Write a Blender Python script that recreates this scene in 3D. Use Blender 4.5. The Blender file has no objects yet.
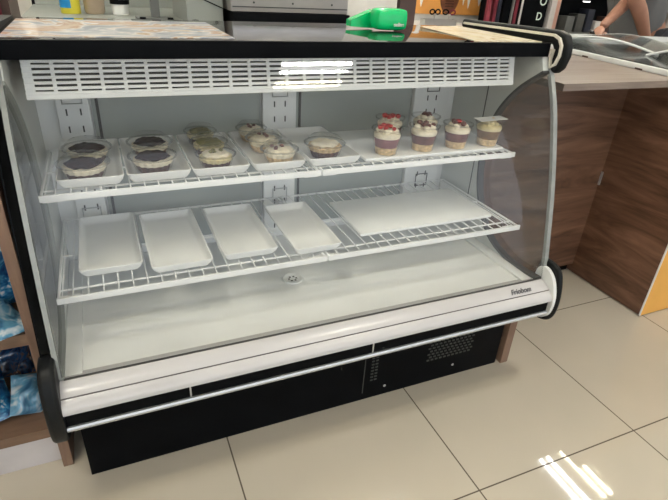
import bpy, bmesh, math, random
from mathutils import Vector, Matrix, Euler
random.seed(7)
PI=math.pi
COL=bpy.context.scene.collection

# ------------------------------------------------------------ materials
def new_mat(name):
    m=bpy.data.materials.new(name); m.use_nodes=True
    return m, m.node_tree, m.node_tree.nodes['Principled BSDF']
def mat(name,c,rough=.5,metal=0,var=.06,scale=12,spec=None,bump=0,coat=0,trans=0):
    m,t,b=new_mat(name)
    tc=t.nodes.new('ShaderNodeTexCoord'); n=t.nodes.new('ShaderNodeTexNoise'); n.inputs['Scale'].default_value=scale; n.inputs['Detail'].default_value=4
    r=t.nodes.new('ShaderNodeValToRGB')
    r.color_ramp.elements[0].position=.3; r.color_ramp.elements[1].position=.7
    r.color_ramp.elements[0].color=(c[0]*(1-var),c[1]*(1-var),c[2]*(1-var),1)
    r.color_ramp.elements[1].color=(min(1,c[0]*(1+var)),min(1,c[1]*(1+var)),min(1,c[2]*(1+var)),1)
    t.links.new(tc.outputs['Object'],n.inputs['Vector']); t.links.new(n.outputs['Fac'],r.inputs['Fac']); t.links.new(r.outputs['Color'],b.inputs['Base Color'])
    b.inputs['Roughness'].default_value=rough; b.inputs['Metallic'].default_value=metal
    if spec is not None: b.inputs['Specular IOR Level'].default_value=spec
    if coat: b.inputs['Coat Weight'].default_value=coat; b.inputs['Coat Roughness'].default_value=.05
    if trans: b.inputs['Transmission Weight'].default_value=trans
    if bump:
        bp=t.nodes.new('ShaderNodeBump'); bp.inputs['Strength'].default_value=bump; bp.inputs['Distance'].default_value=.004
        t.links.new(n.outputs['Fac'],bp.inputs['Height']); t.links.new(bp.outputs['Normal'],b.inputs['Normal'])
    return m
def glass(name,tint=(.96,.97,.97),ior=1.45,rough=.02):
    m=bpy.data.materials.new(name); m.use_nodes=True; t=m.node_tree; t.nodes.clear()
    o=t.nodes.new('ShaderNodeOutputMaterial'); mx=t.nodes.new('ShaderNodeMixShader'); tr=t.nodes.new('ShaderNodeBsdfTransparent'); g=t.nodes.new('ShaderNodeBsdfGlossy'); f=t.nodes.new('ShaderNodeFresnel')
    tc=t.nodes.new('ShaderNodeTexCoord'); n=t.nodes.new('ShaderNodeTexNoise'); n.inputs['Scale'].default_value=6
    mr=t.nodes.new('ShaderNodeMapRange'); mr.inputs['To Min'].default_value=rough*.6; mr.inputs['To Max'].default_value=rough*1.6
    t.links.new(tc.outputs['Object'],n.inputs['Vector']); t.links.new(n.outputs['Fac'],mr.inputs['Value']); t.links.new(mr.outputs['Result'],g.inputs['Roughness'])
    tr.inputs['Color'].default_value=(*tint,1); 
    ge=t.nodes.new('ShaderNodeNewGeometry'); io=t.nodes.new('ShaderNodeMapRange'); io.inputs['To Min'].default_value=ior; io.inputs['To Max'].default_value=1/ior
    t.links.new(ge.outputs['Backfacing'],io.inputs['Value']); t.links.new(io.outputs['Result'],f.inputs['IOR'])
    t.links.new(f.outputs['Fac'],mx.inputs['Fac']); t.links.new(tr.outputs[0],mx.inputs[1]); t.links.new(g.outputs[0],mx.inputs[2]); t.links.new(mx.outputs[0],o.inputs['Surface'])
    return m
def wood(name,stops,scale=(1,14,14),rough=.45,dist=1.5,det=6,coat=0):
    m,t,b=new_mat(name)
    tc=t.nodes.new('ShaderNodeTexCoord'); mp=t.nodes.new('ShaderNodeMapping'); mp.inputs['Scale'].default_value=scale
    n=t.nodes.new('ShaderNodeTexNoise'); n.inputs['Scale'].default_value=1.4; n.inputs['Detail'].default_value=det; n.inputs['Distortion'].default_value=dist; n.inputs['Roughness'].default_value=.62
    r=t.nodes.new('ShaderNodeValToRGB'); e=r.color_ramp.elements
    while len(e)<len(stops): e.new(.5)
    for i,(p,c) in enumerate(stops): e[i].position=p; e[i].color=(*c,1)
    t.links.new(tc.outputs['Object'],mp.inputs['Vector']); t.links.new(mp.outputs['Vector'],n.inputs['Vector']); t.links.new(n.outputs['Fac'],r.inputs['Fac']); t.links.new(r.outputs['Color'],b.inputs['Base Color'])
    b.inputs['Roughness'].default_value=rough
    if coat: b.inputs['Coat Weight'].default_value=coat
    return m
def emit(name,c,s):
    m=bpy.data.materials.new(name); m.use_nodes=True; t=m.node_tree; t.nodes.clear()
    o=t.nodes.new('ShaderNodeOutputMaterial'); e=t.nodes.new('ShaderNodeEmission'); e.inputs['Color'].default_value=(*c,1); e.inputs['Strength'].default_value=s
    t.links.new(e.outputs[0],o.inputs['Surface']); return m
def floor_mat():
    m,t,b=new_mat('porcelain tiles')
    tc=t.nodes.new('ShaderNodeTexCoord'); br=t.nodes.new('ShaderNodeTexBrick'); br.offset=0; br.squash=1
    br.inputs['Scale'].default_value=1; br.inputs['Brick Width'].default_value=.6; br.inputs['Row Height'].default_value=.6; br.inputs['Mortar Size'].default_value=.0022; br.inputs['Mortar Smooth'].default_value=.1
    n=t.nodes.new('ShaderNodeTexNoise'); n.inputs['Scale'].default_value=2.2; n.inputs['Detail'].default_value=3
    r=t.nodes.new('ShaderNodeValToRGB'); r.color_ramp.elements[0].position=.3; r.color_ramp.elements[1].position=.7
    r.color_ramp.elements[0].color=(.49,.45,.375,1); r.color_ramp.elements[1].color=(.53,.48,.40,1)
    br.inputs['Mortar'].default_value=(.10,.08,.06,1)
    t.links.new(tc.outputs['Object'],br.inputs['Vector']); t.links.new(tc.outputs['Object'],n.inputs['Vector']); t.links.new(n.outputs['Fac'],r.inputs['Fac'])
    t.links.new(r.outputs['Color'],br.inputs['Color1']); t.links.new(r.outputs['Color'],br.inputs['Color2']); t.links.new(br.outputs['Color'],b.inputs['Base Color'])
    mr=t.nodes.new('ShaderNodeMapRange'); mr.inputs['To Min'].default_value=.028; mr.inputs['To Max'].default_value=.7
    t.links.new(br.outputs['Fac'],mr.inputs['Value']); t.links.new(mr.outputs['Result'],b.inputs['Roughness'])
    b.inputs['Specular IOR Level'].default_value=.36
    return m
def streaks(name,stops,scale,rough=.25,rot=0):
    m=wood(name,stops,scale,rough,2.5,3); return m

M={}
M['floor']=floor_mat()
M['wall']=mat('wall paint',(.62,.61,.58),.8)
M['ceil']=mat('ceiling tile',(.82,.81,.78),.9)
M['white']=mat('white enamel',(.84,.85,.83),.35,var=.03)
M['liner']=mat('white liner sheet',(.88,.89,.87),.38,var=.05,scale=5)
M['sidegrey']=mat('grey white side liner',(.62,.64,.61),.4,var=.05,scale=4)
M['door']=mat('grey sliding panel',(.34,.37,.345),.3,var=.08,scale=5)
M['slotdark']=mat('dark slot',(.05,.055,.05),.6)
M['wire']=mat('white coated wire',(.88,.89,.88),.3,var=.03)
M['tray']=mat('white melamine',(.88,.88,.85),.3,var=.04,scale=9)
M['board']=mat('white acrylic board',(.86,.87,.85),.25,var=.03)
M['black']=mat('black painted sheet',(.003,.0035,.0045),.5,var=.2,spec=.05)
M['blackrub']=mat('black plastic end cap',(.006,.007,.008),.45,var=.2,spec=.2)
M['charcoal']=mat('charcoal edge trim',(.055,.055,.053),.4,var=.1)
M['bumper']=mat('white plastic profile',(.56,.55,.555),.22,var=.03,scale=6)
M['seam']=mat('dark seam',(.10,.09,.09),.5)
M['alu']=mat('aluminium strip',(.55,.56,.56),.3,metal=.6)
M['edge']=mat('frosted glass edge',(.27,.285,.28),.25,var=.1,scale=30)
M['topglass']=mat('dark glossy top',(.022,.018,.017),.05,var=.3,scale=3,spec=.9)
M['glass']=glass('clear glass',(.99,.993,.991),1.38,.015)
M['sideglass']=glass('smoky side glass',(.80,.80,.79),1.5,.015)
M['plastic']=glass('clear plastic',(.95,.95,.94),1.15,.05)
M['rimplastic']=glass('thick clear rim',(.86,.86,.85),1.5,.05)
M['ink']=mat('grey ink',(.12,.12,.13),.5)
M['walnut']=wood('walnut laminate',[(.30,(.055,.026,.015)),(.5,(.145,.075,.045)),(.72,(.25,.14,.09))],(1.1,1.1,9),.42)
M['walnut2']=wood('walnut laminate side',[(.30,(.055,.025,.014)),(.5,(.145,.072,.042)),(.72,(.27,.145,.09))],(1.1,1.1,9),.42)
M['oak']=wood('light oak laminate',[(.25,(.13,.098,.08)),(.5,(.185,.145,.122)),(.75,(.24,.195,.17))],(1.5,16,16),.4)
M['shelfwood']=wood('brown shelf laminate',[(.25,(.13,.075,.048)),(.5,(.21,.125,.085)),(.75,(.28,.18,.12))],(9,9,1.3),.5)
M['shelfwood2']=wood('brown shelf board',[(.25,(.13,.075,.045)),(.5,(.20,.12,.075)),(.75,(.27,.17,.11))],(1.5,9,9),.5)
M['yellow']=mat('yellow laminate',(.80,.42,.085),.4,var=.03)
M['plinth']=mat('whitish plinth',(.60,.56,.55),.5,var=.06)
M['steel']=mat('brushed steel',(.50,.48,.46),.32,metal=.75,var=.08)
M['greymetal']=mat('grey green sheet',(.27,.29,.27),.45,var=.06,scale=3)
M['greydark']=mat('dark grey sheet',(.12,.125,.12),.45)
M['brownpost']=mat('dark brown post',(.065,.035,.028),.5)
M['green']=mat('green plastic',(.0,.50,.15),.22,var=.05)
M['greendark']=mat('deep green card',(.0,.24,.09),.4)
M['inkwhite']=mat('white print',(.75,.85,.78),.5)
M['print1']=streaks('printed marble sheet',[(.36,(.34,.36,.42)),(.46,(.50,.50,.53)),(.50,(.72,.68,.64)),(.56,(.52,.35,.26)),(.66,(.62,.48,.38))],(2.6,4.5,1),.16)
M['print2']=streaks('printed cream sheet',[(.28,(.55,.36,.20)),(.42,(.82,.72,.52)),(.7,(.92,.88,.76))],(9,3,1),.22)
M['creamrim']=mat('cream inner rim',(.74,.70,.60),.35)
M['cream']=mat('cream',(.86,.78,.62),.5,var=.1,scale=60,bump=.5)
M['yelcream']=mat('yellow custard',(.72,.62,.36),.45,var=.15,scale=50,bump=.4)
M['choc']=mat('chocolate',(.030,.010,.007),.6,var=.5,scale=60,bump=.8,spec=.15)
M['crust']=mat('brown crust',(.10,.04,.025),.6,var=.4,scale=80,bump=.8)
M['crumb']=mat('crumble',(.68,.50,.28),.8,var=.35,scale=120,bump=1)
M['berry']=mat('berry cream',(.26,.11,.12),.45,var=.3,scale=60)
M['choccream']=mat('chocolate cream',(.16,.06,.05),.45,var=.3,scale=60)
M['red']=mat('red topping',(.48,.03,.03),.35,var=.3,scale=80)
M['caramel']=mat('caramel mousse',(.22,.11,.03),.4,var=.4,scale=60)
M['greentop']=mat('olive green topping',(.20,.18,.05),.5,var=.3,scale=60)
M['skin']=mat('skin',(.34,.175,.12),.5,var=.08,scale=20)
M['shirt']=mat('grey t-shirt cloth',(.13,.135,.14),.85,var=.1,scale=9)
M['jeans']=mat('dark trousers',(.03,.035,.05),.8)
M['hair']=mat('dark hair',(.012,.009,.008),.6,bump=.8)
M['eyew']=mat('eye white',(.8,.8,.78),.3)
M['phone']=mat('black object',(.01,.01,.012),.25)
M['pack_blue']=wood('blue wrapper film',[(.35,(.005,.03,.12)),(.5,(.01,.12,.30)),(.58,(.05,.28,.50)),(.66,(.65,.70,.74))],(14,14,14),.18,1.5,2,coat=1)
M['pack_dark']=wood('navy wrapper film',[(.35,(.01,.02,.06)),(.5,(.015,.08,.22)),(.62,(.15,.10,.07)),(.72,(.5,.5,.5))],(18,14,14),.2,2,2,coat=1)
M['pack_red']=mat('red wrapper film',(.5,.02,.02),.25,coat=1)
M['pack_light']=wood('light blue film',[(.35,(.04,.14,.26)),(.5,(.12,.33,.50)),(.65,(.6,.68,.72))],(10,10,10),.18,1.5,2,coat=1)
M['canyellow']=mat('yellow label',(.62,.55,.05),.35)
M['canblue']=mat('blue label',(.01,.22,.50),.35)
M['tanjar']=mat('tan sugar in jar',(.36,.28,.20),.35,coat=1)
M['orange']=mat('orange print',(.72,.33,.08),.5,var=.05)
M['brownface']=mat('brown print',(.16,.06,.03),.5,var=.25,scale=30)
M['darkbrown']=mat('dark brown print',(.05,.015,.01),.5)
M['pink']=mat('pink poster paper',(.62,.35,.27),.5)
M['darkred']=mat('dark red cloth',(.16,.015,.03),.8,var=.3)
M['navy']=mat('navy cloth',(.012,.015,.03),.8,var=.3)
M['clearsheet']=glass('bent acrylic',(.70,.72,.72),1.6,.09)
M['sheetedge']=mat('white acrylic edge',(.72,.74,.74),.25)
M['dispgrey']=mat('grey glass cabinet floor',(.36,.37,.365),.12,var=.35,scale=2.5)
M['cardwhite']=mat('white card',(.85,.85,.83),.5)
M['tube_w']=emit('cool tube',(1,.985,.95),60)
M['tube_y']=emit('warm tube',(1,.90,.66),55)
M['tubeglint']=emit('painted tube reflection',(1,.98,.95),4)  # emission stands in for a light tube's reflection, no lamp there

# ------------------------------------------------------------ mesh helpers
class MB:
    def __init__(s): s.b=bmesh.new()
    def box(s,x0,x1,y0,y1,z0,z1,bev=0,mx=None):
        r=bmesh.ops.create_cube(s.b,size=1)['verts']
        for v in r: v.co=Vector(((x0+x1)/2+v.co.x*(x1-x0),(y0+y1)/2+v.co.y*(y1-y0),(z0+z1)/2+v.co.z*(z1-z0)))
        if bev:
            es={e for v in r for e in v.link_edges}
            o=bmesh.ops.bevel(s.b,geom=list(es),offset=bev,segments=2,affect='EDGES',profile=.7)
            r=list({v for f in o['faces'] for v in f.verts}|{v for v in r if v.is_valid})
        if mx: 
            for v in r: v.co=mx@v.co
        return s
    def tube(s,pts,rad,seg=8,cap=True,closed=False):
        pts=[Vector(p) for p in pts]; n=len(pts); rings=[]
        rr=rad if hasattr(rad,'__len__') else [rad]*n
        prev=None
        for i,p in enumerate(pts):
            if closed: d=pts[(i+1)%n]-pts[i-1]
            else: d=(pts[min(i+1,n-1)]-pts[max(i-1,0)])
            d.normalize()
            if prev is None:
                a=Vector((0,0,1)) if abs(d.z)<.9 else Vector((1,0,0)); u=d.cross(a).normalized()
            else: u=(prev-d*prev.dot(d)).normalized()
            prev=u; w=d.cross(u)
            rings.append([s.b.verts.new(p+(u*math.cos(2*PI*k/seg)+w*math.sin(2*PI*k/seg))*rr[i]) for k in range(seg)])
        m=n if closed else n-1
        for i in range(m):
            A=rings[i];B=rings[(i+1)%n]
            for k in range(seg): s.b.faces.new((A[k],A[(k+1)%seg],B[(k+1)%seg],B[k]))
        if cap and not closed: s.b.faces.new(rings[0][::-1]); s.b.faces.new(rings[-1])
        return s
    def lathe(s,prof,seg=28,c=(0,0,0),flute=0,nf=16):
        rings=[]
        for i,(r,z) in enumerate(prof):
            if r<1e-5: rings.append([s.b.verts.new((c[0],c[1],c[2]+z))]); continue
            rings.append([s.b.verts.new((c[0]+r*(1+flute*math.cos(nf*2*PI*k/seg))*math.cos(2*PI*k/seg),c[1]+r*(1+flute*math.cos(nf*2*PI*k/seg))*math.sin(2*PI*k/seg),c[2]+z)) for k in range(seg)])
        for A,B in zip(rings,rings[1:]):
            for k in range(seg):
                a=A[k%len(A)],A[(k+1)%len(A)]; b=B[k%len(B)],B[(k+1)%len(B)]
                vs=[]
                for v in (a[0],a[1],b[1],b[0]):
                    if v not in vs: vs.append(v)
                if len(vs)>2:
                    try: s.b.faces.new(vs)
                    except ValueError: pass
        return s
    def prism(s,poly,x0,x1,axis='x'):
        # poly of (y,z) extruded along x ; axis 'z': (x,y) along z ; axis 'y': (x,z) along y
        f={'x':lambda t,a,b:(t,a,b),'z':lambda t,a,b:(a,b,t),'y':lambda t,a,b:(a,t,b)}[axis]
        A=[s.b.verts.new(f(x0,*p)) for p in poly]; B=[s.b.verts.new(f(x1,*p)) for p in poly]
        s.b.faces.new(A); s.b.faces.new(B[::-1]); n=len(poly)
        for i in range(n): s.b.faces.new((A[i],B[i],B[(i+1)%n],A[(i+1)%n]))
        return s
    def ribbon(s,path,th,x0,x1):
        # path (y,z) polyline thickened by th, extruded along x
        n=len(path); off=[]
        for i in range(n):
            a=Vector(path[max(i-1,0)]);b=Vector(path[min(i+1,n-1)]);d=(b-a).normalized(); off.append((path[i][0]-d.y*th,path[i][1]+d.x*th))
        return s.prism(list(path)+off[::-1],x0,x1)
    def build(s,name,m,parent=None,smooth=True,sub=0):
        bmesh.ops.recalc_face_normals(s.b,faces=s.b.faces)
        me=bpy.data.meshes.new(name); s.b.to_mesh(me); s.b.free()
        ms=m if isinstance(m,(list,tuple)) else [m]
        for q in ms: me.materials.append(M[q])
        if smooth:
            for p in me.polygons: p.use_smooth=True
            try: me.set_sharp_from_angle(angle=math.radians(35))
            except Exception: pass
        o=bpy.data.objects.new(name,me); COL.objects.link(o)
        if parent: o.parent=parent
        if sub: 
            md=o.modifiers.new('s','SUBSURF'); md.levels=sub; md.render_levels=sub
        return o
def tag(o,label,cat=None,group=None,kind=None):
    o['label']=label
    if cat: o['category']=cat
    if group: o['group']=group
    if kind: o['kind']=kind
    return o
def thing(name,label,cat,loc=(0,0,0),rz=0,group=None):
    o=bpy.data.objects.new(name,None); COL.objects.link(o); o.location=loc; o.rotation_euler=(0,0,rz); o.empty_display_size=.05
    return tag(o,label,cat,group)
def copy_tree(o,parent=None):
    c=o.copy(); COL.objects.link(c)
    if parent: c.parent=parent
    for ch in [k for k in bpy.data.objects if k.parent==o]: copy_tree(ch,c)
    return c
def struct(name,mb,m): 
    o=mb.build(name,m,smooth=False); o['kind']='structure'; return o
def B(*a,**k): return MB().box(*a,**k)
def catmull(P,k=5):
    out=[]; n=len(P)
    for i in range(n-1):
        p0=P[max(i-1,0)];p1=P[i];p2=P[i+1];p3=P[min(i+2,n-1)]
        for j in range(k):
            t=j/k
            out.append(tuple(.5*((2*p1[a])+(-p0[a]+p2[a])*t+(2*p0[a]-5*p1[a]+4*p2[a]-p3[a])*t*t+(-p0[a]+3*p1[a]-3*p2[a]+p3[a])*t**3) for a in range(len(p1))))
    out.append(tuple(P[-1])); return out
def closed_smooth(P,k=5):
    n=len(P); out=[]
    for i in range(n):
        p0,p1,p2,p3=P[i-1],P[i],P[(i+1)%n],P[(i+2)%n]
        for j in range(k):
            t=j/k
            out.append(tuple(.5*((2*p1[a])+(-p0[a]+p2[a])*t+(2*p0[a]-5*p1[a]+4*p2[a]-p3[a])*t*t+(-p0[a]+3*p1[a]-3*p2[a]+p3[a])*t**3) for a in range(2)))
    return out
def text(body,name,size,m,parent,loc,rot,ext=.0005,shear=0,bold=0):
    cu=bpy.data.curves.new(name,'FONT'); cu.body=body; cu.size=size; cu.extrude=ext; cu.shear=shear; cu.offset=bold
    t=bpy.data.objects.new(name,cu); COL.objects.link(t)
    dg=bpy.context.evaluated_depsgraph_get(); me=bpy.data.meshes.new_from_object(t.evaluated_get(dg)); bpy.data.objects.remove(t)
    me.materials.clear(); me.materials.append(M[m])
    o=bpy.data.objects.new(name,me); COL.objects.link(o); o.location=loc; o.rotation_euler=rot
    if parent: o.parent=parent
    return o

# ------------------------------------------------------------ setting
struct('floor',B(-4,5,-6,4.2,-.1,0),'floor')
struct('ceiling',B(-4,5,-6,4.2,2.95,3.05),'ceil')
struct('wall_back',B(-4,5,4.0,4.1,0,2.95),'wall')
struct('wall_left',B(-4.1,-4,-6,4.2,0,2.95),'wall')
struct('wall_right',B(5,5.1,-6,4.2,0,2.95),'wall')

def ceiling_light(label,loc,rz,group=None):
    t=thing('ceiling_light',label,'ceiling light',loc,rz,group)
    m=MB()
    for a in (-.31,.29): m.box(a,a+.02,-.31,.31,-.03,0); m.box(-.31,.31,a,a+.02,-.03,0)
    m.build('frame','white',t,smooth=False)
    B(-.29,.29,-.29,.29,-.006,0).build('reflector','white',t,smooth=False)
    for y,c in ((-.2,'tube_y'),(-.11,'tube_y'),(.07,'tube_w'),(.16,'tube_w')):
        MB().tube([(-.28,y,-.026),(.28,y,-.026)],.014,10).build('tube',c,t)
    return t
ceiling_light('square ceiling light above the tiles to the right of the case',(2.24,.78,2.95),PI/2)
ceiling_light('square ceiling light above the aisle in front of the case',(.13,-1.97,2.95),0)
for x,y,l in [(-2.7,-1.9,'added out of view at the left end of the aisle'),(3.0,-1.9,'added out of view at the right end of the aisle'),(.15,-.5,'added out of view just in front of the display case'),(-2.0,-.5,'added out of view in front of the snack shelves'),(-2.2,.78,'over the snack shelves'),(.05,1.3,'over the back counter'),(-2.0,2.9,'near the back wall on the left'),(.6,2.9,'near the back wall in the middle'),(3.4,2.9,'near the back wall on the right')]:  # aisle-end and front fixtures are unseen extras, added to brighten the case interior
    ceiling_light('square ceiling light '+l,(x,y,2.95),0)

# ------------------------------------------------------------ display case
XL,XR=-1.577,-.15
case=thing('display_case','white refrigerated display case with curved glass front and black base','display case',((XL+XR)/2,.1,0))
CX=(XL+XR)/2
case.location=(0,0,0)
case_parts=[]
def P(mb,name,m,parent=None,label=None,**k):
    o=mb.build(name,m,parent or case,**k)
    if label: o['label']=label
    return o
# base
base=P(B(-1.565,-.215,-.184,.40,.0,.275,bev=.003),'base','black')
sb=P(B(-.200,-.168,-.195,.40,.0,.262,bev=.004),'side_board','shelfwood',label='brown wood end board under the case')
# vent of punched holes on the base: raised dark dimples
m=MB()
for i in range(11):
    for j in range(10):
        x=-.525+i*.0165+(j%2)*.008; z=.095+j*.0125
        m.box(x,x+.0095,-.1862,-.1835,z,z+.0055)
P(m,'punched_vent','slotdark',base)
m=MB()
for j in range(8):
    for i in range(2): m.box(-.735+i*.014,-.726+i*.014,-.1862,-.1835,.075+j*.013,.080+j*.013)
P(m,'punched_vent','slotdark',base)
P(B(-.760,-.7575,-.1858,-.1835,.03,.2),'panel_seam','slotdark',base)
for x,z in ((-.679,.039),(-.413,.051)): P(MB().lathe([(0,.002),(.004,.0015),(.005,0)],12).tube([(0,0,0),(0,0,.001)],.004),'rivet','alu',base).location=(x,-.1865,z)
for o in bpy.data.objects:
    if o.name.startswith('rivet'): o.rotation_euler=(PI/2,0,0)
# bumper
prof=[(-.2350,.380),(-.246,.378),(-.262,.3715),(-.2745,.3625)]
P(MB().prism(catmull(prof,4)+[(-.2745,.335),(-.2,.335),(-.2,.37)],XL+.003,XR-.012),'bumper_top_strip','bumper')
lo=[(-.2765,.3605),(-.287,.3535),(-.2945,.343),(-.296,.331)]
bl=P(MB().prism(catmull(lo,4)+[(-.25,.331),(-.25,.3605)],XL+.003,XR-.012),'bumper_lower_strip','bumper')
P(B(XL+.003,XR-.012,-.2757,-.24,.3600,.3630),'bumper_seam','seam')
P(B(XL+.003,XR-.012,-.2850,-.2,.288,.331),'black_strip','black')
P(MB().prism([(-.2905,.289),(-.293,.284),(-.292,.278),(-.286,.275),(-.184,.275),(-.184,.289)],XL+.003,XR-.012),'aluminium_strip','alu')
for x in (-1.1,-.6): P((B(x-.2,x-.196,-.2862,-.284,.29,.33)),'strip_joint','alu')
lg=text('Friobom','lettering',.023,'ink',case,(-.312,-.2695,.3700),(math.radians(36),0,0),shear=.3,bold=.0006)
capl=closed_smooth([(-.195,.425),(-.235,.445),(-.283,.425),(-.305,.345),(-.300,.270),(-.268,.236),(-.222,.238),(-.195,.300)],5)
inl=closed_smooth([(-.205,.40),(-.236,.425),(-.276,.402),(-.2995,.343),(-.2955,.282),(-.266,.250),(-.230,.255),(-.208,.31)],5)
for x0,x1,xi0,xi1,s in ((XL-.030,XL-.001,XL-.003,XL+.004,'left'),(XR+.0,XR+.020,XR-.012,XR,'right')):
    o=P(MB().prism(capl,x0,x1+(.005 if s=='left' else 0)),'bumper_end_cap','blackrub',label='black rounded bumper end cap, '+s)
    bv=o.modifiers.new('b','BEVEL'); bv.width=.009; bv.segments=3; bv.limit_method='ANGLE'
    if s=='right': P(MB().prism(inl,xi0,xi1),'cap_liner','white')
# glass profile
GP=catmull([(-.033,1.035),(-.075,.955),(-.108,.880),(-.148,.756),(-.180,.640),(-.207,.520),(-.226,.430),(-.234,.386)],4)
P(MB().ribbon(GP,.005,XL+.012,XR-.012),'front_glass','glass',label='curved clear front glass')
for x0,x1 in ((XL-.001,XL+.009),(XR-.011,XR+.004)):
    P(MB().ribbon([(y-.002,z) for y,z in GP],.012,x0,x1),'glass_edge_strip','edge')
ARC=catmull([(-.050,1.000),(.044,.931),(.114,.844),(.150,.74),(.150,.62),(.116,.515),(.031,.412),(-.093,.372),(-.232,.378)],5)
for s,x0,x1 in (('left',XL-.020,XL+.012),('right',XR-.034,XR-.014)):
    poly=[(-.035,1.035),(.375,1.035),(.375,.28),(-.232,.28)]+ARC[::-1]
    o=P(MB().prism(poly,x0,x1),'side_panel','sidegrey',label=s+' insulated side panel with a concave front edge',smooth=False)
    xa,xb=(x0-.001,x1+.001) if s=='left' else (x0-.001,x1+.002)
    P(MB().ribbon(ARC,-.009,xa,xb),'edge_trim','charcoal' if s=='right' else 'greymetal',o)
    g=GP+[(y,z) for y,z in ARC[::-1]]
    gx=(XL+.001,XL+.005) if s=='left' else (XR-.009,XR-.005)
    P(MB().prism([(y+.008,z) for y,z in GP]+[(min(y+.02,.19),z) for y,z in ARC[::-1][3:-2]],*gx),'side_glass','sideglass',label='smoky side glass pane, '+s)
P(MB().prism([(y+.004,z) for y,z in GP]+[(.38,.28),(.38,1.03)],XL-.0235,XL-.0205),'outer_skin','black')
# side panel details: seam line and slotted strip on the right inner wall
P(B(XR-.0362,XR-.0345,.174,.177,.42,1.0),'wall_seam','slotdark')
# tub and deck
P(B(XL+.013,XR-.035,-.228,.36,.30,.362,bev=0),'tub','liner')
deck=P(B(XL+.013,XR-.035,-.232,.345,.3625,.366),'deck','liner')
for x0,x1 in ((XR-.072,XR-.0345),(XL+.0125,XL+.050)): P(B(x0,x1,-.228,.345,.366,.374,bev=.002),'deck_ledge','white')
P(B(XL+.012,XR-.014,-.2345,-.2285,.370,.3815),'glass_channel','charcoal')
dr=P(MB().lathe([(0,.0005),(.020,.0005),(.026,.004),(.032,.004),(.034,0)],28,(-.925,.038,.3665)),'drain_cover','white')
m=MB()
for k in range(6): a=k*PI/3; m.box(-.925+.012*math.cos(a)-.003,-.925+.012*math.cos(a)+.003,.038+.012*math.sin(a)-.003,.038+.012*math.sin(a)+.003,.367,.3677)
P(m,'drain_hole','slotdark',dr)
# back wall
P(B(XL+.013,XR-.035,.36,.385,.30,1.035),'back_wall','liner')
for x0,x1 in ((-1.425,-.935),(-.815,-.375)):
    P(B(x0,x1,.350,.358,.40,1.03),'sliding_door','door',label='grey sliding rear door')
    P(B(x0+.01,x0+.018,.347,.3495,.42,1.02),'door_edge','charcoal')
for x0,x1 in ((-1.514,-1.431),(-.93,-.818),(-.371,-.225)):
    up=P(B(x0,x1,.335,.3598,.366,1.03,bev=.004),'upright','white',label='white slotted shelf upright')
    xc=(x0+x1)/2; s0=None
    for k in range(13):
        z=.40+k*.048
        for d in (-.020,.016):
            if s0 is None: s0=P(B(0,.004,.3335,.3352,0,.018),'slot','slotdark',up); q=s0
            else: q=s0.copy(); COL.objects.link(q)
            q.location=(xc+d,0,z)
    for z in (.505,.865):
        P(MB().tube([(xc-.025,.331,z),(xc+.025,.331,z),(xc+.025,.331,z+.047),(xc-.025,.331,z+.047)],.0022,6,closed=True),'clip_frame','charcoal' if x0>-.5 else 'alu',up)
# air grille
gx0,gx1,gz0,gz1=-1.54,-.235,.951,1.030
m=MB(); N=27; R=6; pit=(gx1-gx0-.02)/N; zp=(gz1-gz0-.013)/R
def gy(z): return .008+(z-gz0)*.22
for j in range(R+1):
    z=gz0+.009+j*zp; h=.0030 if 0<j<R else .0045
    m.box(gx0,gx1,gy(z),gy(z)+.005,z-h,z+h)
for i in range(N+1):
    x=gx0+.010+i*pit; w=.0038 if 0<i<N else .009
    for j in range(R):
        z=gz0+.009+j*zp; m.box(x-w,x+w,gy(z)+.0003,gy(z)+.0047,z,z+zp)
        pass
m.box(gx0,gx1,gy(gz0),gy(gz0)+.005,gz0-.001,gz0+.008)
gr=P(m,'air_grille','white',smooth=False,label='white louvred air grille with six rows of slots')
P(B(gx0,gx1,.045,.050,gz0,gz1),'grille_backing','charcoal',gr)
P(B(gx0,gx1,.0135,.34,gz0-.0035,gz0-.0005),'grille_underside','white',gr)
# top
top=P(B(XL-.0,XR-.018,-.028,.42,1.037,1.0745,bev=.002),'top_panel','topglass',label='dark glossy top panel')
P(B(XL-.0,XR-.018,-.041,-.0285,1.037,1.075,bev=.003),'front_trim','black',label='black front edge bar of the top')
P(B(XL+.012,XL+.485,.0,.352,1.0748,1.0765),'printed_sheet','print1',top,label='printed sheet with grey and tan streaks, left end of the top')
P(MB().prism([(-.412,.0),(-.370,.36),(-.185,.40),(-.185,-.02),(-.43,-.02)],1.0748,1.0765,'z'),'printed_sheet','print2',top,label='cream printed sheet, right end of the top')
capt=[(.42,1.098),(.10,1.108),(-.045,1.110),(-.075,1.102),(-.092,1.080),(-.095,1.045),(-.085,1.010),(-.066,.994),(-.046,.998),(-.040,1.02),(-.044,1.055),(-.030,1.072),(.42,1.072)]
capi=[(.40,1.090),(-.040,1.100),(-.064,1.092),(-.078,1.073),(-.080,1.045),(-.070,1.018),(-.050,1.006),(-.042,1.03),(-.045,1.06),(-.030,1.072),(.40,1.0725)]
o=P(MB().prism(capt,XR-.008,XR+.019),'top_end_cap','blackrub',label='black rounded end cap of the top, right'); bv=o.modifiers.new('b','BEVEL'); bv.width=.007; bv.segments=3; bv.limit_method='ANGLE'
P(MB().ribbon([(y,z) for y,z in reversed(capi[:9])],-.007,XR-.016,XR-.0085),'cap_liner','creamrim',o)
o=P(MB().prism([(y,z-.02 if z>1.08 else z) for y,z in capt],XL-.030,XL-.001),'top_end_cap','blackrub',label='black rounded end cap of the top, left')

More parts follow.
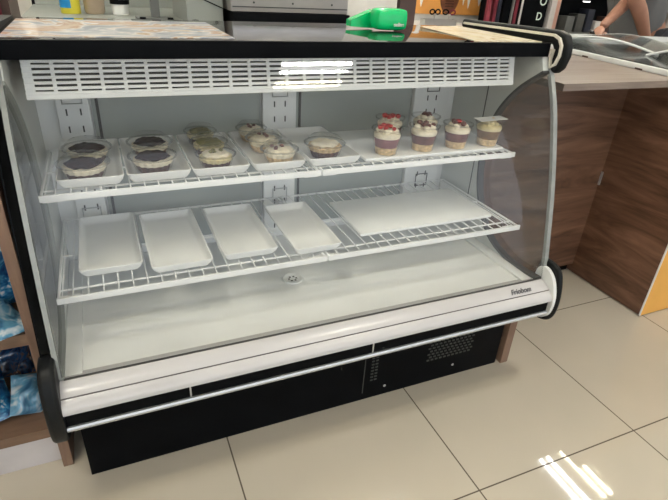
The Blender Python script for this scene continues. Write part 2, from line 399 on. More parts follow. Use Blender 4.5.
# ------------------------------------------------------------ wire shelves
def wire_shelf(x0,x1,y0,y1,z,label):
    w=x1-x0; t=thing('wire_shelf',label,'wire shelf',(x0,y0,z),0,'white wire shelves in the case')
    MB().box(0,w,0,.006,-.012,.004,bev=.0015).build('front_rail','wire',t)
    m=MB()
    for x in (.004,w-.004): m.tube([(x,.005,-.002),(x,y1-y0,-.002)],.0035,6)
    m.tube([(0,y1-y0,-.002),(w,y1-y0,-.002)],.0035,6); m.tube([(0,.05,-.0045),(w,.05,-.0045)],.0025,6); m.tube([(0,(y1-y0)*.5,-.0045),(w,(y1-y0)*.5,-.0045)],.0025,6)
    m.tube([(.0,.012,-.0035),(w,.012,-.0035)],.003,6)
    m.build('frame','wire',t)
    m=MB(); n=int(round(w/.0335))
    for i in range(1,n): x=w*i/n; m.tube([(x,.004,0),(x,y1-y0,0)],.0019,6)
    m.build('wire_grid','wire',t)
    for x in (.0,w-.05):
        MB().box(x+.004,x+.046,.01,.034,-.018,-.0085,bev=.002).build('bracket','wire',t)
    m=MB()
    for x in (.010,w-.010): m.prism([(.02,-.006),(y1-y0,-.006),(y1-y0,-.045),(y1-y0-.06,-.03)],x-.0015,x+.0015)
    m.build('support_arm','wire',t)
    return t
ZL,ZU=.520,.738
wire_shelf(-1.558,-.878,-.118,.332,ZL,'left half of the lower white wire shelf, holding four empty trays')
wire_shelf(-.874,-.190,-.118,.332,ZL,'right half of the lower white wire shelf, holding a flat white board')
wire_shelf(-1.558,-.868,-.022,.332,ZU,'left half of the upper white wire shelf, holding dessert trays')
wire_shelf(-.864,-.190,-.022,.332,ZU,'right half of the upper white wire shelf, holding the board of dessert cups')

# ------------------------------------------------------------ trays
def tray_mesh(w,d,h,name='tray'):
    m=MB(); b=m.b
    def ring(ix,z): 
        r=.010; pts=[]
        hx,hy=w/2-ix,d/2-ix
        for cx,cy,a0 in ((hx-r,hy-r,0),(-hx+r,hy-r,PI/2),(-hx+r,-hy+r,PI),(hx-r,-hy+r,1.5*PI)):
            for k in range(4): a=a0+k*PI/6; pts.append(b.verts.new((cx+r*math.cos(a),cy+r*math.sin(a),z)))
        return pts
    R=[ring(.011,0),ring(.004,h*.45),ring(0,h-.001),ring(.0012,h),ring(.0035,h-.0005),ring(.008,h*.5),ring(.014,.005),ring(.019,.004)]
    for A,C in zip(R,R[1:]):
        for k in range(16): b.faces.new((A[k],A[(k+1)%16],C[(k+1)%16],C[k]))
    b.faces.new(R[0][::-1]); b.faces.new(R[-1])
    return m
def tray(loc,w,d,h,rz,label,group,name='serving_tray'):
    o=tray_mesh(w,d,h).build(name,'tray'); o.location=loc; o.rotation_euler=(0,0,rz)
    return tag(o,label,'tray',group)
zt=ZL+.0035
G1='empty white trays on the lower wire shelf'
for x0,x1,y0,y1,rz,l in ((-1.509,-1.358,-.042,.282,.0,'empty white rectangular tray, leftmost on the lower shelf'),
    (-1.343,-1.187,-.077,.258,.01,'empty white rectangular tray, second from the left on the lower shelf'),
    (-1.156,-1.004,-.066,.249,.0,'empty white rectangular tray, third from the left on the lower shelf'),
    (-.966,-.823,-.094,.216,.005,'empty white tray beside the flat board, rightmost tray on the lower shelf')):
    tray(((x0+x1)/2,(y0+y1)/2,zt),x1-x0,y1-y0,.023,rz,l,G1)
zt2=ZU+.0035
G2='white dessert trays on the upper wire shelf'
for x,w,rz,l in ((-1.446,.150,.0,'white tray under the two leftmost chocolate topped desserts'),
    (-1.290,.154,.01,'white tray under two chocolate and cream desserts, second from the left on the upper shelf'),
    (-1.134,.150,.0,'white tray under three custard desserts in a row'),
    (-.976,.150,.0,'white tray under three clear-lidded pale desserts on the upper shelf'),
    (-.812,.158,.0,'white tray under a single dessert, rightmost tray on the upper shelf')):
    tray((x,.163,zt2),w,.315,.024,rz,l,G2)
def flat_board(label,x0,x1,y0,y1,z,rz=0):
    o=B(-(x1-x0)/2,(x1-x0)/2,-(y1-y0)/2,(y1-y0)/2,0,.009,bev=.0025).build('display_board','board'); o.location=((x0+x1)/2,(y0+y1)/2,z); o.rotation_euler=(0,0,rz)
    tag(o,label,'board')
flat_board('flat white rectangular board lying on the lower wire shelf',-.735,-.245,-.036,.215,zt)
flat_board('flat white board under the row of dessert cups, upper shelf',-.715,-.215,.012,.300,zt2)

# ------------------------------------------------------------ desserts with dome lids
def dome(kind,loc,label,rz=0):
    t=thing('tart_cup',label,'dessert',loc,rz,'clear lidded tart desserts')
    base_m,mid,top_m={'choc':('crust','cream','choc'),'cream':('crust','yelcream','cream'),'olive':('crust','yelcream','greentop'),'pale':('crumb','cream','cream'),'cherry':('crust','crumb','cream')}[kind]
    MB().lathe([(0,.001),(.034,.001),(.039,.010),(.043,.022),(.0,.022)],96,flute=.04,nf=16).build('crust',base_m,t)
    MB().lathe([(0,.0222),(.0435,.0222),(.047,.028),(.048,.034),(.044,.037),(.0,.038)],96,flute=.04,nf=16).build('filling',mid,t)
    m=MB().lathe([(0,.0375),(.038,.0372),(.041,.040),(.034,.0445),(.028,.0455),(.02,.046),(.01,.047),(0,.046)],48)
    for v in m.b.verts:
        v.co.z+=.0022*math.sin(v.co.x*190+loc[0]*50)*math.cos(v.co.y*170); v.co.x*=1+.08*math.sin(v.co.y*120+loc[0]*90)
    m.build('topping',top_m,t)
    MB().lathe([(.0555,.0405),(.0615,.0405),(.0615,.0435),(.0555,.0435)],48).build('lid_rim','rimplastic',t)
    if kind in('cream','pale'):
        m=MB()
        for k in range(5):
            a=random.random()*2*PI; r=.008+random.random()*.02
            m.lathe([(0,.053),(.004,.052),(.007,.049),(.006,.046)],10,(r*math.cos(a),r*math.sin(a),0))
        m.build('sprinkle','greentop' if kind=='cream' else 'choccream',t)
    MB().lathe([(.036,.0),(.046,.012),(.052,.030),(.056,.040),(.060,.041),(.060,.043),(.055,.043),(.052,.052),(.040,.062),(.02,.066),(0,.067)],40).build('clear_lid','plastic',t)
    return t
zd=zt2+.0045
for k,x,y,l in (('choc',-1.458,.058,'chocolate topped cream tart in clear cup, front of the leftmost tray'),
    ('choc',-1.449,.178,'chocolate topped tart in clear cup, back of the leftmost tray'),
    ('choc',-1.297,.075,'chocolate topped cream tart in clear cup, front of the second tray from the left'),
    ('choc',-1.292,.198,'dark chocolate tart in clear cup, back of the second tray from the left'),
    ('cream',-1.139,.066,'custard tart with an olive swirl in clear cup, front of its row of three'),
    ('olive',-1.136,.180,'custard tart in clear cup, middle of its row of three'),
    ('olive',-1.140,.272 if False else .2935-.0,'olive topped custard tart in clear cup, back of its row of three'),
    ('pale',-.962,.062,'pale cream tart in clear cup, front of the tray with three clear cups'),
    ('pale',-.976,.178,'pale cream tart in clear cup, middle of the tray with three clear cups'),
    ('pale',-.984,.2935,'pale cream tart in clear cup, back of the tray with three clear cups'),
    ('cherry',-.820,.078,'single pinkish cream tart in clear cup on the rightmost dessert tray')):
    o=dome(k,(x,y,zd),l)
    if x in(-1.139,-1.136,-1.140,-.962,-.976,-.984):
        k_=.80 if y>.25 else .88; o.scale=(k_,k_,.93); o.location.y=.281 if y>.25 else (.172 if y>.1 else .062)
# dessert cups on the board
def dcup(kind,loc,label,lid=False):
    t=thing('parfait_cup',label,'dessert cup',loc,random.random()*6,'layered dessert cups on the white board')
    low,mid,tp={'berry':('crumb','berry','cream'),'choc':('crumb','choccream','cream'),'caramel':('crumb','caramel','yelcream')}[kind]
    MB().lathe([(0,.001),(.027,.001),(.030,.024),(0,.024)],32).build('crumble_layer',low,t)
    MB().lathe([(0,.0242),(.030,.0242),(.0345,.054),(0,.054)],32).build('middle_layer',mid,t)
    m=MB().lathe([(0,.0542),(.0345,.0542),(.036,.063),(.033,.069),(.022,.073),(.008,.074),(0,.074)],32)
    for v in m.b.verts:
        if v.co.z>.06: v.co.z+=.002*math.sin(v.co.x*190)*math.cos(v.co.y*170)
    m.build('cream_top',tp,t)
    m=MB()
    for k in range(8):
        a=k*.785+loc[0]*9; r=.020 if k%2 else .011; q=.010+.003*math.sin(k*3+loc[0]*40)
        m.lathe([(0,q),(q*.55,q*.8),(q*.9,q*.3),(q,-q*.2),(q*.8,-q*.6)],10,(r*math.cos(a),r*math.sin(a),.074))
    m.build('cream_dollops',tp,t)
    m=MB()
    for k in range(6 if kind!='caramel' else 3):
        a=k*1.05+random.random()*.5; r=.006+random.random()*.018; s=.005+random.random()*.004
        m.lathe([(0,2*s),(s*.8,1.6*s),(s,s),(s*.7,.2*s)],8,(r*math.cos(a),r*math.sin(a),.083-r*.25))
    m.build('topping',{'berry':'red','choc':'choccream','caramel':'crumb'}[kind],t)
    MB().lathe([(0,0),(.029,0),(.031,.003),(.040,.080)],36).build('clear_cup','plastic',t)
    MB().lathe([(.039,.080),(.043,.080),(.043,.084),(.039,.084)],36).build('cup_rim','rimplastic',t)
    if lid:
        MB().prism([(-.045,.088),(.045,.092),(.045,.0935),(-.045,.0895)],-.020,.020,'y').build('white_lid','cardwhite',t).rotation_euler=(0,0,-t.rotation_euler.z-.05)
        MB().lathe([(.041,.084),(.041,.087),(0,.088)],30).build('rim','plastic',t)
    t.scale=(1.12,1.12,.92)
    return t
zc=zt2+.0095
for k,x,y,l,d in (('berry',-.632,.050,'dessert cup with red berry topping, leftmost of the front row',0),('choc',-.500,.055,'dessert cup of chocolate cream with speckled white top, second in the front row',0),('choc',-.376,.055,'dessert cup with white cream and a red piece on top, third in the front row',0),
    ('caramel',-.252,.055,'caramel dessert cup with a flat white card on top, rightmost',1),('berry',-.560,.165,'dessert cup standing behind the leftmost front cup',0),('choc',-.430,.160,'dessert cup standing behind the speckled second cup',0)):
    o=dcup(k,(x,y,zc),l,bool(d))
    if x==-.376: MB().lathe([(0,.014),(.007,.012),(.009,.006),(.005,0)],10,(0,0,.082)).build('berry','red',o)

# ------------------------------------------------------------ green box on top
t=thing('pouch_box','bright green plastic case lying on the dark top of the display case','box',(-.557,.235,1.0755),-.02)
m=MB().box(-.058,.046,-.035,.035,0,.062,bev=.018)
m.build('body','green',t,sub=1)
g=MB().prism([(-.0,.004),(.0,.022),(.075,.052),(.075,.0)],.02,.055,'y').build('open_flap','green',t); g.location=(-.112,.02,0)
text('online','lettering',.014,'inkwhite',t,(-.005,-.0357,.014),(PI/2,0,0),bold=.0004)

# ------------------------------------------------------------ wooden counter right
t=thing('service_counter','L-shaped walnut counter with light oak top beside the display case','counter',(.6,.3,0))
t.location=(0,0,0)
MB().prism([(-.08,-.045),(.583,-.045),(.583,-.158),(1.9,-.158),(1.9,.95),(-.08,.95)],.936,.958,'z').build('countertop','oak',t,smooth=False)
B(-.08,.578,.235,.255,.045,.936).build('front_panel','walnut',t,smooth=False)
B(.578,.597,-.150,.262,.006,.936).build('side_panel','walnut2',t,smooth=False)
B(.578,1.9,-.156,-.151,.006,.936).build('yellow_panel','yellow',t,smooth=False)['label']='yellow front panel'
B(.5745,.5785,-.1565,-.1505,.006,.936).build('panel_edge','cardwhite',t,smooth=False)
B(-.08,.578,.262,.275,0,.05).build('plinth','black',t,smooth=False)
B(.572,.5775,.226,.2345,.455,.515).build('hinge','alu',t,smooth=False)
B(1.88,1.9,-.15,.95,.0,.936).build('end_panel','walnut2',t,smooth=False)

# low glass-topped cabinet on the counter
cab=thing('glass_top_case','low grey glass case with a white rail on the oak counter','display case',(0,0,0))
def rot2(cx,cy,a):
    return Matrix.Translation((cx,cy,0))@Matrix.Rotation(a,4,'Z')
A=math.atan2(.56,.075)  # direction of the white rail
cab.location=(.475,.02,.9585); cab.rotation_euler=(0,0,A-PI/2)
B(0,.018,-.03,.95,.0,.020,bev=.004).build('front_rail','sheetedge',cab)
for y in (.12,.42): B(-.0012,.0006,y,y+.035,.0,.006).build('rail_clip','brownpost',cab)
B(.018,1.15,-.03,.95,.0,.012).build('tray_floor','dispgrey',cab)
B(.016,1.15,.93,.95,.012,.045).build('rear_rail','sheetedge',cab)
B(.016,1.15,-.03,.90,.021,.024).build('glass_lid','clearsheet',cab)
# curved acrylic sheets resting on it
def bent(name,label,loc,rz,w,d,h,s=1):
    m=MB(); path=[(-w/2+w*i/16,h*math.sin(PI*i/16)) for i in range(17)]
    m.ribbon(path,.004,0,d)
    o=m.build(name,'clearsheet'); o.location=loc; o.rotation_euler=(0,0,rz); tag(o,label,'plastic sheet','bent acrylic sheets on the glass case')
    e=MB(); e.tube([(0,y,z) for y,z in path],.0055,6); e.tube([(d,y,z) for y,z in path],.0055,6)
    e.build('edge','sheetedge',o)
    return o
bent('acrylic_sheet','bent clear acrylic sheet with white edges, nearer the display case',(.74,.57,.9835),.35,.50,.34,.040)
bent('acrylic_sheet','bent clear acrylic sheet with white edges, at the right of the glass case',(.80,.13,.9835),.25,.42,.36,.050)

# ------------------------------------------------------------ snack shelf left
t=thing('snack_shelf_unit','brown wooden snack shelf unit standing left of the display case','shelf unit',(0,0,0))
B(-1.634,-1.609,-.13,.65,0,1.0,bev=.002).build('side_panel','shelfwood',t)
B(-2.6,-1.6345,-.105,.44,.403,.436).build('shelf','shelfwood2',t,smooth=False)
B(-2.6,-1.6345,-.115,.44,.105,.135).build('shelf','shelfwood2',t,smooth=False)
B(-2.6,-1.6345,-.105,.44,.72,.75).build('shelf','shelfwood2',t,smooth=False)
B(-2.6,-1.6345,-.10,-.08,0,.105).build('plinth','plinth',t,smooth=False)
B(-2.6,-1.6345,.64,.65,0,1.0).build('back_panel','shelfwood',t,smooth=False)
B(-2.625,-2.6005,-.13,.65,0,1.0).build('side_panel','shelfwood',t,smooth=False)
B(-2.64,-1.609,-.135,.655,1.001,1.02).build('top_board','shelfwood2',t,smooth=False)
def pack(loc,rot,w,h,d,m_,label,grp,seed):
    rnd=random.Random(seed); m=MB(); b=m.b; n=12; k=14; V={}
    for s in (0,1):
        for i in range(n+1):
            for j in range(k+1):
                u,v=i/n,j/k; f=(math.sin(PI*u)**.5)*(math.sin(PI*v)**.6) if 0<u<1 and 0<v<1 else 0
                z=(1 if s else -1)*d/2*f*(1+.25*math.sin(9*u+seed)*math.sin(7*v+seed*2))
                if s and (i in(0,n) or j in(0,k)): V[s,i,j]=V[0,i,j]; continue
                V[s,i,j]=b.verts.new(((u-.5)*w*(1-.04*math.sin(PI*v)),(v-.5)*h,z+.004*math.sin(14*v)*f))
    for s in (0,1):
        for i in range(n):
            for j in range(k):
                q=[V[s,i,j],V[s,i+1,j],V[s,i+1,j+1],V[s,i,j+1]]
                b.faces.new(q if s else q[::-1])
    o=m.build('snack_bag',m_); o.location=loc; o.rotation_euler=rot
    tag(o,label,'snack bag',grp); return o
GS='snack bags on the wooden shelf unit'
pk=[((-1.705,.045,.545),(1.35,.15,.35),.13,.20,.045,'pack_blue','glossy blue snack bag standing at the right end of the middle shelf'),
 ((-1.705,.115,.560),(1.40,-.1,.2),.13,.22,.045,'pack_dark','navy snack bag standing behind the front blue bag'),
 ((-1.715,-.055,.459),(.12,.05,.5),.13,.17,.045,'pack_light','pale blue snack bag lying flat at the front of the middle shelf'),
 ((-1.860,-.03,.545),(1.35,.1,.1),.14,.20,.05,'pack_blue','blue snack bag farther left on the middle shelf'),
 ((-1.72,.19,.5),(1.45,.0,-.1),.14,.12,.05,'pack_dark','dark snack bag at the back of the middle shelf'),
 ((-1.692,-.020,.186),(.95,.35,.25),.080,.105,.055,'pack_light','crumpled light blue snack bag on the bottom shelf next to the side panel'),
 ((-1.800,.00,.175),(.3,-.1,.3),.13,.16,.055,'pack_blue','blue snack bag on the bottom shelf, left of the light blue one'),
 ((-1.76,.16,.19),(1.0,.1,.1),.14,.12,.04,'pack_dark','dark snack bag at the back of the bottom shelf'),
 ((-1.655,-.075,.680),(1.5,.0,.9),.03,.05,.012,'pack_red','small red packet at the right end above the blue bags')]
for i,a in enumerate(pk[:-1]): pack(*a[:6],a[6],GS,i+1)
p_=pack((-1.661,-.085,.775),(1.5,0,.3),.05,.05,.012,'pack_red','small red packet on the top shelf against the side panel',GS,20)
o=p_

# ------------------------------------------------------------ background behind the case
# grey steel cabinet with jars
t=thing('steel_cabinet','grey steel work cabinet behind the left half of the display case','cabinet',(0,0,0))
B(-1.62,-.30,.92,1.70,.05,1.008).build('body','greymetal',t,smooth=False)
B(-1.63,-.29,.915,1.72,1.0085,1.012).build('worktop','greymetal',t,smooth=False)
B(-1.62,-.30,1.70,1.72,1.013,1.60).build('splashback','greymetal',t,smooth=False)
for x in (-1.6,-.34):
    for y in (.94,1.66): B(x,x+.03,y,y+.03,0,.05).build('foot','black',t,smooth=False)
zc2=1.0125
t=thing('labelled_tin','small tin with a yellow and blue label on the grey cabinet','tin',(-1.463,1.3,zc2))
MB().lathe([(0,0),(.037,0),(.038,.004),(.038,.12),(.036,.124),(0,.124)],32).build('body','canyellow',t)
m=MB(); pts=[(.0388*math.cos(a),.0388*math.sin(a)) for a in [math.radians(195+k*10) for k in range(9)]]
m.prism(pts+[(p[0]*.985,p[1]*.985) for p in pts[::-1]],.022,.115,'z').build('label','canblue',t)['label']='blue label patch'
t=thing('sugar_jar','clear jar filled with tan sugar, right of the yellow tin','jar',(-1.372,1.3,zc2))
MB().lathe([(0,0),(.034,0),(.040,.01),(.044,.13),(0,.13)],32).build('contents','tanjar',t)
MB().lathe([(.046,.13),(.046,.15),(0,.152)],32).build('lid','white',t)
t=thing('milk_cup','white cup with black lid band, right of the sugar jar','cup',(-1.272,1.3,zc2))
MB().lathe([(0,0),(.032,0),(.034,.03),(.036,.09),(0,.09)],32).build('body','white',t)
MB().lathe([(.0375,.040),(.039,.041),(.039,.058),(.0375,.059)],32).build('band','black',t)
t=thing('stand_post','dark steel post on a black footed base between the jars and the appliance','stand',(-1.15,1.12,zc2))
B(-.017,.017,-.01,.01,.008,.40).build('post','greydark',t,smooth=False)
B(-.075,.065,-.05,.05,0,.008,bev=.002).build('base_plate','greydark',t)
for x in (-.065,.04): B(x,x+.022,-.058,-.051,0,.012).build('foot','black',t,smooth=False)
t=thing('counter_scale','pale grey counter scale with a black top at the far left','scale',(-1.71,.50,1.0205))
B(-.12,.065,-.10,.10,.0,.050,bev=.012).build('body','plinth',t)
B(-.13,.06,-.11,.11,.051,.068,bev=.005).build('platter','charcoal',t)
t=thing('side_table','grey table behind the snack shelf unit, left of the steel cabinet','table',(0,0,0))
B(-2.3,-1.635,.70,1.1,.93,.9545).build('tabletop','greymetal',t,smooth=False)
for x in (-2.28,-1.68):
    for y in (.72,1.05): B(x,x+.03,y,y+.03,0,.93).build('leg','greydark',t,smooth=False)
o=B(-1.64,-1.585,1.78,1.83,0,1.9).build('black_pillar','black',smooth=False); tag(o,'tall black pillar behind the counter scale','pillar')
t=thing('dark_rack','dark red and navy goods rack at the far left background','rack',(0,0,0))
B(-3.0,-1.75,1.9,2.3,0,1.7).build('body','brownpost',t,smooth=False)
for i in range(10): B(-2.9+i*.115,-2.82+i*.115,1.86,1.9,.9,1.5,bev=.01).build('goods','darkred' if i%2 else 'navy',t)

# angled dark box
t=thing('dark_grey_box','dark grey sheet metal box left of the steel appliance','box',(0,0,0))
B(-1.045,-.905,.98,1.4,zc2,1.34).build('body','greymetal',t,smooth=False)
MB().tube([(-1.045,.978,1.125),(-.905,.978,1.07)],.0022,6).build('cable','black',t)
MB().lathe([(0,.018),(.012,.016),(.022,.008),(.024,0),(0,0)],20,(-1.02,.945,zc2)).build('knob','black',t)
# steel appliance
t=thing('steel_appliance','stainless steel counter appliance with a black base behind the case','appliance',(0,0,0))
B(-.880,-.385,.895,1.35,zc2,1.064,bev=.004).build('base','black',t)
B(-.890,-.395,.90,1.35,1.066,1.50,bev=.006).build('body','steel',t)
B(-.885,-.400,.893,.8985,1.082,1.086).build('seam','charcoal',t,smooth=False)
for x in (-.80,-.64,-.47): MB().lathe([(0,.002),(.004,.001),(.004,0)],10,(x,0,0)).build('screw','slotdark',t).matrix_world=Matrix.Translation((0,.897,1.10))@Matrix.Rotation(PI/2,4,'X')
# grey canisters & brown post
for x,l in ((-.475,'pale grey canister right behind the green case'),(-.39,'pale grey canister left of the brown post')):
    o=MB().lathe([(0,0),(.036,0),(.038,.005),(.038,.27),(.034,.28),(0,.28)],28).build('canister','plinth'); o.location=(x+.05,1.48,zc2); tag(o,l,'canister','grey canisters')
o=B(-.088,-.004,1.0,1.03,0,2.0).build('wooden_post','brownpost',smooth=False); tag(o,'dark brown wooden post behind the green case','post')

# white rear counter with poster
t=thing('rear_counter','white counter under the orange poster in the background','counter',(0,0,0))
B(.30,1.17,1.80,2.38,.04,.90).build('body','white',t,smooth=False)
B(.28,1.18,1.77,2.385,.90,.93).build('worktop','board',t,smooth=False)
B(.32,1.15,1.83,2.36,0,.04).build('plinth','black',t,smooth=False)
o=B(.28,1.60,2.42,2.50,0,2.4).build('partition','wall',smooth=False); tag(o,'pale partition panel behind the white counter','partition')
t=thing('wall_poster','orange poster with white drips and a brown face, behind the scissors','poster',(0,0,0))
B(.72,1.52,2.408,2.418,.975,1.50).build('sheet','orange',t,smooth=False)
m=MB()
for x,z,w,h in ((.80,1.07,.030,.14),(.90,1.045,.040,.18),(1.28,1.06,.022,.14),(1.33,1.04,.028,.16),(1.43,1.06,.045,.16),(.855,1.12,.025,.1)):
    m.prism([(x+w*math.cos(a)*(.6+.4*math.sin(a)),z+h*.5+h*.62*math.sin(a)) for a in [k*PI/10 for k in range(20)]],2.404,2.408,'y')
m.build('drips','cardwhite',t,smooth=False)
f=MB().prism([(1.15+.085*math.cos(a),1.10+.12*math.sin(a)) for a in [k*PI/12 for k in range(24)]],2.402,2.408,'y').build('face','brownface',t,smooth=False)
m=MB()
m.box(1.11,1.135,2.3995,2.402,1.11,1.122); m.box(1.165,1.19,2.3995,2.402,1.11,1.122)
for k in range(3): m.box(1.11,1.19,2.3995,2.402,1.03+k*.018,1.036+k*.018)
m.build('features','darkbrown',f,smooth=False)
def scissors(x,y,z,rz,label,c2):
    t=thing('scissors',label,'scissors',(x,y,z),rz,'scissors in the grey holder')
    for s,mm in ((-1,'black'),(1,c2)):
        MB().tube([(s*.024+.020*math.cos(a),0,.088+.014*math.sin(a)) for a in [k*PI/8 for k in range(16)]],.0048,8,closed=True).build('handle',mm,t)
        MB().tube([(s*.010,0,.078),(0,0,.055),(-s*.004,0,.012)],[.005,.004,.001],6).build('blade','steel',t)
    return t
zh=.9305
t=thing('scissors_holder','small grey open holder under the scissors on the white counter','holder',(.700,1.90,zh))
m=MB().box(-.09,.16,-.03,-.027,0,.05).box(-.09,.16,.027,.03,0,.05).box(-.09,-.087,-.027,.027,0,.05).box(.157,.16,-.027,.027,0,.05).box(-.087,.157,-.027,.027,0,.004)
m.build('body','steel',t,smooth=False)
scissors(.700,1.90,zh-.012+.017,.15,'black handled scissors on the left in the grey holder','black')
scissors(.810,1.90,zh-.012+.017,-.2,'red and black handled scissors on the right in the grey holder','darkred')

# dark hanging goods + black cooler with letters
t=thing('hanging_cloth','dark red and navy cloths hanging right of the orange poster','cloth',(0,0,0))
for i,(x,c) in enumerate(((1.205,'darkred'),(1.255,'darkred'),(1.29,'navy'))):
    MB().prism([(x,2.00),(x+.014,1.985),(x+.028,2.0),(x+.032,2.03),(x,2.03)],.90,1.6,'z').build('cloth',c,t)
MB().tube([(1.195,2.015,1.61),(1.325,2.015,1.61)],.01,8).build('rail','steel',t)
MB().tube([(1.245,2.05,0),(1.245,2.05,1.62)],.006,8).build('pole','steel',t)
t=thing('black_cooler','tall black cooler with white letters O and D on its front','cooler',(0,0,0))
B(1.332,1.735,1.99,2.26,.02,1.9).build('body','black',t,smooth=False)
B(1.40,1.412,1.975,1.99,.1,1.8).build('handle','steel',t)
B(1.43,1.455,1.982,1.989,.1,1.8).build('red_stripe','darkred',t,smooth=False)
B(1.485,1.50,1.984,1.99,.1,1.8).build('white_stripe','plinth',t,smooth=False)
B(1.332,1.735,1.99,2.26,0,.02).build('foot','charcoal',t,smooth=False)
text('O','lettering',.085,'inkwhite',t,(1.650,1.987,1.085),(PI/2,0,0),bold=.001)
text('D','lettering',.075,'inkwhite',t,(1.645,1.987,.985),(PI/2,0,0),bold=.001)
o=B(1.765,1.815,1.98,2.05,0,2.0).build('grey_post','plinth',smooth=False); tag(o,'pale grey post right of the black cooler','post')
t=thing('pink_poster_stand','pink poster on a stand right of the grey post','poster',(0,0,0))
B(1.84,1.93,2.06,2.065,.7,1.5).build('sheet','pink',t,smooth=False); B(1.83,1.94,2.066,2.08,0,1.52).build('backing','greydark',t,smooth=False)
# rear dark shelving with goods
t=thing('dark_shelving','dark shelving full of mixed goods behind the person','shelving',(0,0,0))
B(2.0,3.3,2.15,2.45,0,1.9).build('body','black',t,smooth=False)
rr=random.Random(3)
for i in range(12):
    x=2.02+i*.105; h=.08+rr.random()*.14
    B(x,x+.07+rr.random()*.02,2.05,2.149,.90,.90+h,bev=.006).build('goods',['greydark','charcoal','navy','plinth','brownpost','steel'][i%6],t)
    B(x,x+.085,2.05,2.149,1.16,1.16+h,bev=.006).build('goods',['navy','greydark','steel','brownpost','pink','black'][i%6],t)
B(2.0,3.3,2.03,2.149,.885,.90).build('shelf','greydark',t,smooth=False); B(2.0,3.3,2.03,2.149,1.145,1.16).build('shelf','greydark',t,smooth=False)
B(2.13,2.20,2.035,2.04,1.118,1.124).build('tube_reflection','tubeglint',t,smooth=False)  # glowing sliver imitates a tube reflected in the dark shelving
if 0: o=B(0,.18,0,.12,0,.055,bev=.006).build('black_box','black'); # on the oak counter behind the display case corner','box')

# person's counter behind glass case already at z .958 (service_counter top)
# ------------------------------------------------------------ person
def skin(name,verts,edges,rad,m,parent=None,sub=2,root=0):
    me=bpy.data.meshes.new(name); me.from_pydata(verts,edges,[]); o=bpy.data.objects.new(name,me); COL.objects.link(o)
    s=o.modifiers.new('s','SKIN'); s.use_smooth_shade=True
    for i,v in enumerate(me.skin_vertices[0].data):
        r=rad[i]; v.radius=(r,r) if not hasattr(r,'__len__') else r
        v.use_root=(i==root)
    ss=o.modifiers.new('ss','SUBSURF'); ss.levels=sub; ss.render_levels=sub
    dg=bpy.context.evaluated_depsgraph_get(); dg.update()
    nm=bpy.data.meshes.new_from_object(o.evaluated_get(dg)); bpy.data.objects.remove(o)
    nm.materials.clear(); nm.materials.append(M[m])
    for p in nm.polygons: p.use_smooth=True
    r=bpy.data.objects.new(name,nm); COL.objects.link(r)
    if parent: r.parent=parent
    return r
person=thing('person','person in a grey t-shirt leaning over the counter, one hand holding a black object','person',(1.80,1.22,0))
px,py=1.80,1.22
def L(v): return (v[0]-px,v[1]-py,v[2])
# world joints
J=dict(pel=(1.80,1.24,.95),sp=(1.76,1.24,1.13),ch=(1.68,1.22,1.32),nk=(1.56,1.19,1.47),nk2=(1.52,1.18,1.53),hd=(1.46,1.17,1.60),hd2=(1.43,1.16,1.68),
 ls=(1.56,1.05,1.40),le=(1.375,.995,1.20),lw=(1.655,1.04,.955),rs=(1.62,1.38,1.42),re=(1.51,1.12,1.175),rw=(1.245,1.03,1.03),
 lh=(1.85,1.13,.90),lk=(1.80,1.10,.48),la=(1.88,1.10,.08),lt=(1.72,1.08,.045),rh=(1.87,1.31,.90),rk=(1.82,1.34,.48),ra=(1.92,1.36,.08),rt=(1.76,1.36,.045),
 le2=(1.48,1.00,1.11),re2=(1.40,1.08,1.115))
K=list(J); idx={k:i for i,k in enumerate(K)}
V=[L(J[k]) for k in K]
E_=[(idx[a],idx[b]) for a,b in (('pel','sp'),('sp','ch'),('ch','nk'),('nk','nk2'),('nk2','hd'),('hd','hd2'),('ch','ls'),('ls','le'),('le','le2'),('le2','lw'),('ch','rs'),('rs','re'),('re','re2'),('re2','rw'),('pel','lh'),('lh','lk'),('lk','la'),('la','lt'),('pel','rh'),('rh','rk'),('rk','ra'),('ra','rt'))]
RD=dict(pel=.105,sp=.105,ch=.12,nk=.06,nk2=.058,hd=.085,hd2=.08,ls=.058,le=.047,lw=.029,rs=.058,re=.04,rw=.024,lh=.09,lk=.062,la=.042,lt=.035,rh=.09,rk=.062,ra=.042,rt=.035,le2=.044,re2=.034)
body=skin('body',V,E_,[RD[k] for k in K],'skin',person)
def sub_skel(name,keys,edges,rs,m,ex={}):
    jj=dict(J); jj.update(ex); ii={k:i for i,k in enumerate(keys)}
    return skin(name,[L(jj[k]) for k in keys],[(ii[a],ii[b]) for a,b in edges],rs,m,person)
def mid(a,b,t): return tuple(J[a][i]*(1-t)+J[b][i]*t for i in range(3))
ex=dict(lm=mid('ls','le',.42),rm=mid('rs','re',.45),hem=(1.90,1.22,.90),ap=(1.50,1.10,1.12))
sub_skel('t_shirt',['sp','pel','hem','ch','nk','ls','lm','rs','rm'],(('sp','pel'),('pel','hem'),('sp','ch'),('ch','nk'),('ch','ls'),('ls','lm'),('ch','rs'),('rs','rm')),[.155,.155,.150,.160,.075,.074,.070,.074,.070],'shirt',ex)
sub_skel('trousers',['pel','lh','lk','la','rh','rk','ra'],(('pel','lh'),('lh','lk'),('lk','la'),('pel','rh'),('rh','rk'),('rk','ra')),[.150,.105,.078,.058,.105,.078,.058],'jeans')
for a,b in (('la','lt'),('ra','rt')):
    p0,p1=L(J[a]),L(J[b]); MB().tube([(p0[0]+.05,p0[1],.045),(p0[0]-.02,p0[1],.05),(p1[0],p1[1],.04),(p1[0]-.05,p1[1],.03)],[.035,.045,.04,.02],12).build('shoe','black',person)
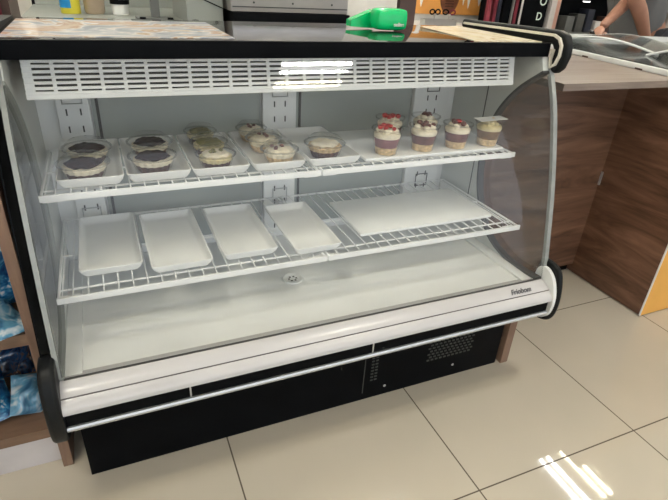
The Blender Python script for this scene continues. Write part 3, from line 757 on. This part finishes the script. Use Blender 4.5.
# head features (looking down to the left)
hx,hy,hz=L(J['hd'])
def ell(name,c,r,m,rot=(0,0,0)):
    q=MB(); bmesh.ops.create_uvsphere(q.b,u_segments=24,v_segments=16,radius=1)
    for v in q.b.verts: v.co=Euler(rot).to_matrix()@Vector((v.co.x*r[0],v.co.y*r[1],v.co.z*r[2]))+Vector(c)
    return q.build(name,m,person)
ell('hair',(hx+.015,hy,hz+.065),(.10,.088,.085),'hair')
ell('nose',(hx-.10,hy,hz+.02),(.02,.012,.02),'skin')
for s in (-1,1):
    ell('eye',(hx-.082,hy+s*.032,hz+.045),(.012,.013,.009),'eyew'); ell('ear',(hx+.01,hy+s*.084,hz+.03),(.018,.008,.028),'skin')
ell('mouth',(hx-.083,hy,hz-.02),(.006,.022,.005),'red')
# hands
def hand(w,d,up,parent,curl,label,side=1):
    w=Vector(w); d=Vector(d).normalized(); up=Vector(up); up=(up-d*up.dot(d)).normalized(); s=d.cross(up)*side
    vs=[w,w+d*.05,w+d*.085]; rd=[(.026,.022),(.034,.018),(.036,.015)]; es=[(0,1),(1,2)]
    pl=skin('palm',[L(v) for v in vs],es,rd,'skin',parent)
    for i,(o,l) in enumerate(((-.027,.066),(-.009,.076),(.009,.072),(.026,.055))):
        a=w+d*.070+s*o; pts=[a]; q=d.copy(); 
        for k,f in enumerate((.45,.33,.28)):
            ang=curl*(k+.6); dd=(d*math.cos(ang)-up*math.sin(ang)); pts.append(pts[-1]+dd*(l*f+(.014 if k==0 else 0)))
        skin('finger',[L(v) for v in pts],[(0,1),(1,2),(2,3)],[.0105,.0095,.0088,.0075],'skin',parent)
    a=w+d*.030-s*.024; t2=a+(d*.5-s*.7-up*.25).normalized()*.040; t3=t2+(d*.9-s*.1-up*.45).normalized()*.03
    skin('thumb',[L(a),L(t2),L(t3)],[(0,1),(1,2)],[.013,.011,.009],'skin',parent)
hand(J['rw'],(-.75,-.35,-.55),(-.3,-.5,.8),person,.45,'r')
hand(J['lw'],(.75,.25,-.45),(0,-.9,.4),person,.10,'l',-1)
o=B(-.045,.045,-.012,.012,-.006,.006,bev=.004).build('handheld_device','phone'); o.location=(1.125,.965,.992); o.rotation_euler=(.2,.55,.3)
tag(o,'slim black object held in the hand of the person behind the counter','device')

# ------------------------------------------------------------ world, camera
w=bpy.data.worlds.new('W'); bpy.context.scene.world=w; w.use_nodes=True
bg=w.node_tree.nodes['Background']; bg.inputs['Color'].default_value=(.86,.92,1,1); bg.inputs['Strength'].default_value=1.6
cam=bpy.data.cameras.new('camera'); co=bpy.data.objects.new('camera',cam); COL.objects.link(co); bpy.context.scene.camera=co
yaw,pitch,roll=0.43311,0.49792,0.06230
F=513.117
cy,sy,cp,sp,cr,sr=math.cos(yaw),math.sin(yaw),math.cos(pitch),math.sin(pitch),math.cos(roll),math.sin(roll)
fwd=Vector((sy*cp,cy*cp,-sp)); right=Vector((cy,-sy,0)); up=right.cross(fwd)
r_=right*cr+up*sr; u_=-right*sr+up*cr
mw=Matrix((r_,u_,-fwd)).transposed().to_4x4(); mw.translation=Vector((-1.389,-1.262,1.226)); co.matrix_world=mw
cam.sensor_width=36; cam.lens=F*36/668; cam.clip_start=.02
sc=bpy.context.scene
sc.view_settings.view_transform='Standard'; sc.view_settings.look='None'; sc.view_settings.gamma=1; sc.view_settings.exposure=0.22
sc.view_settings.use_curve_mapping=False
sc.cycles.max_bounces=10; sc.cycles.transparent_max_bounces=24
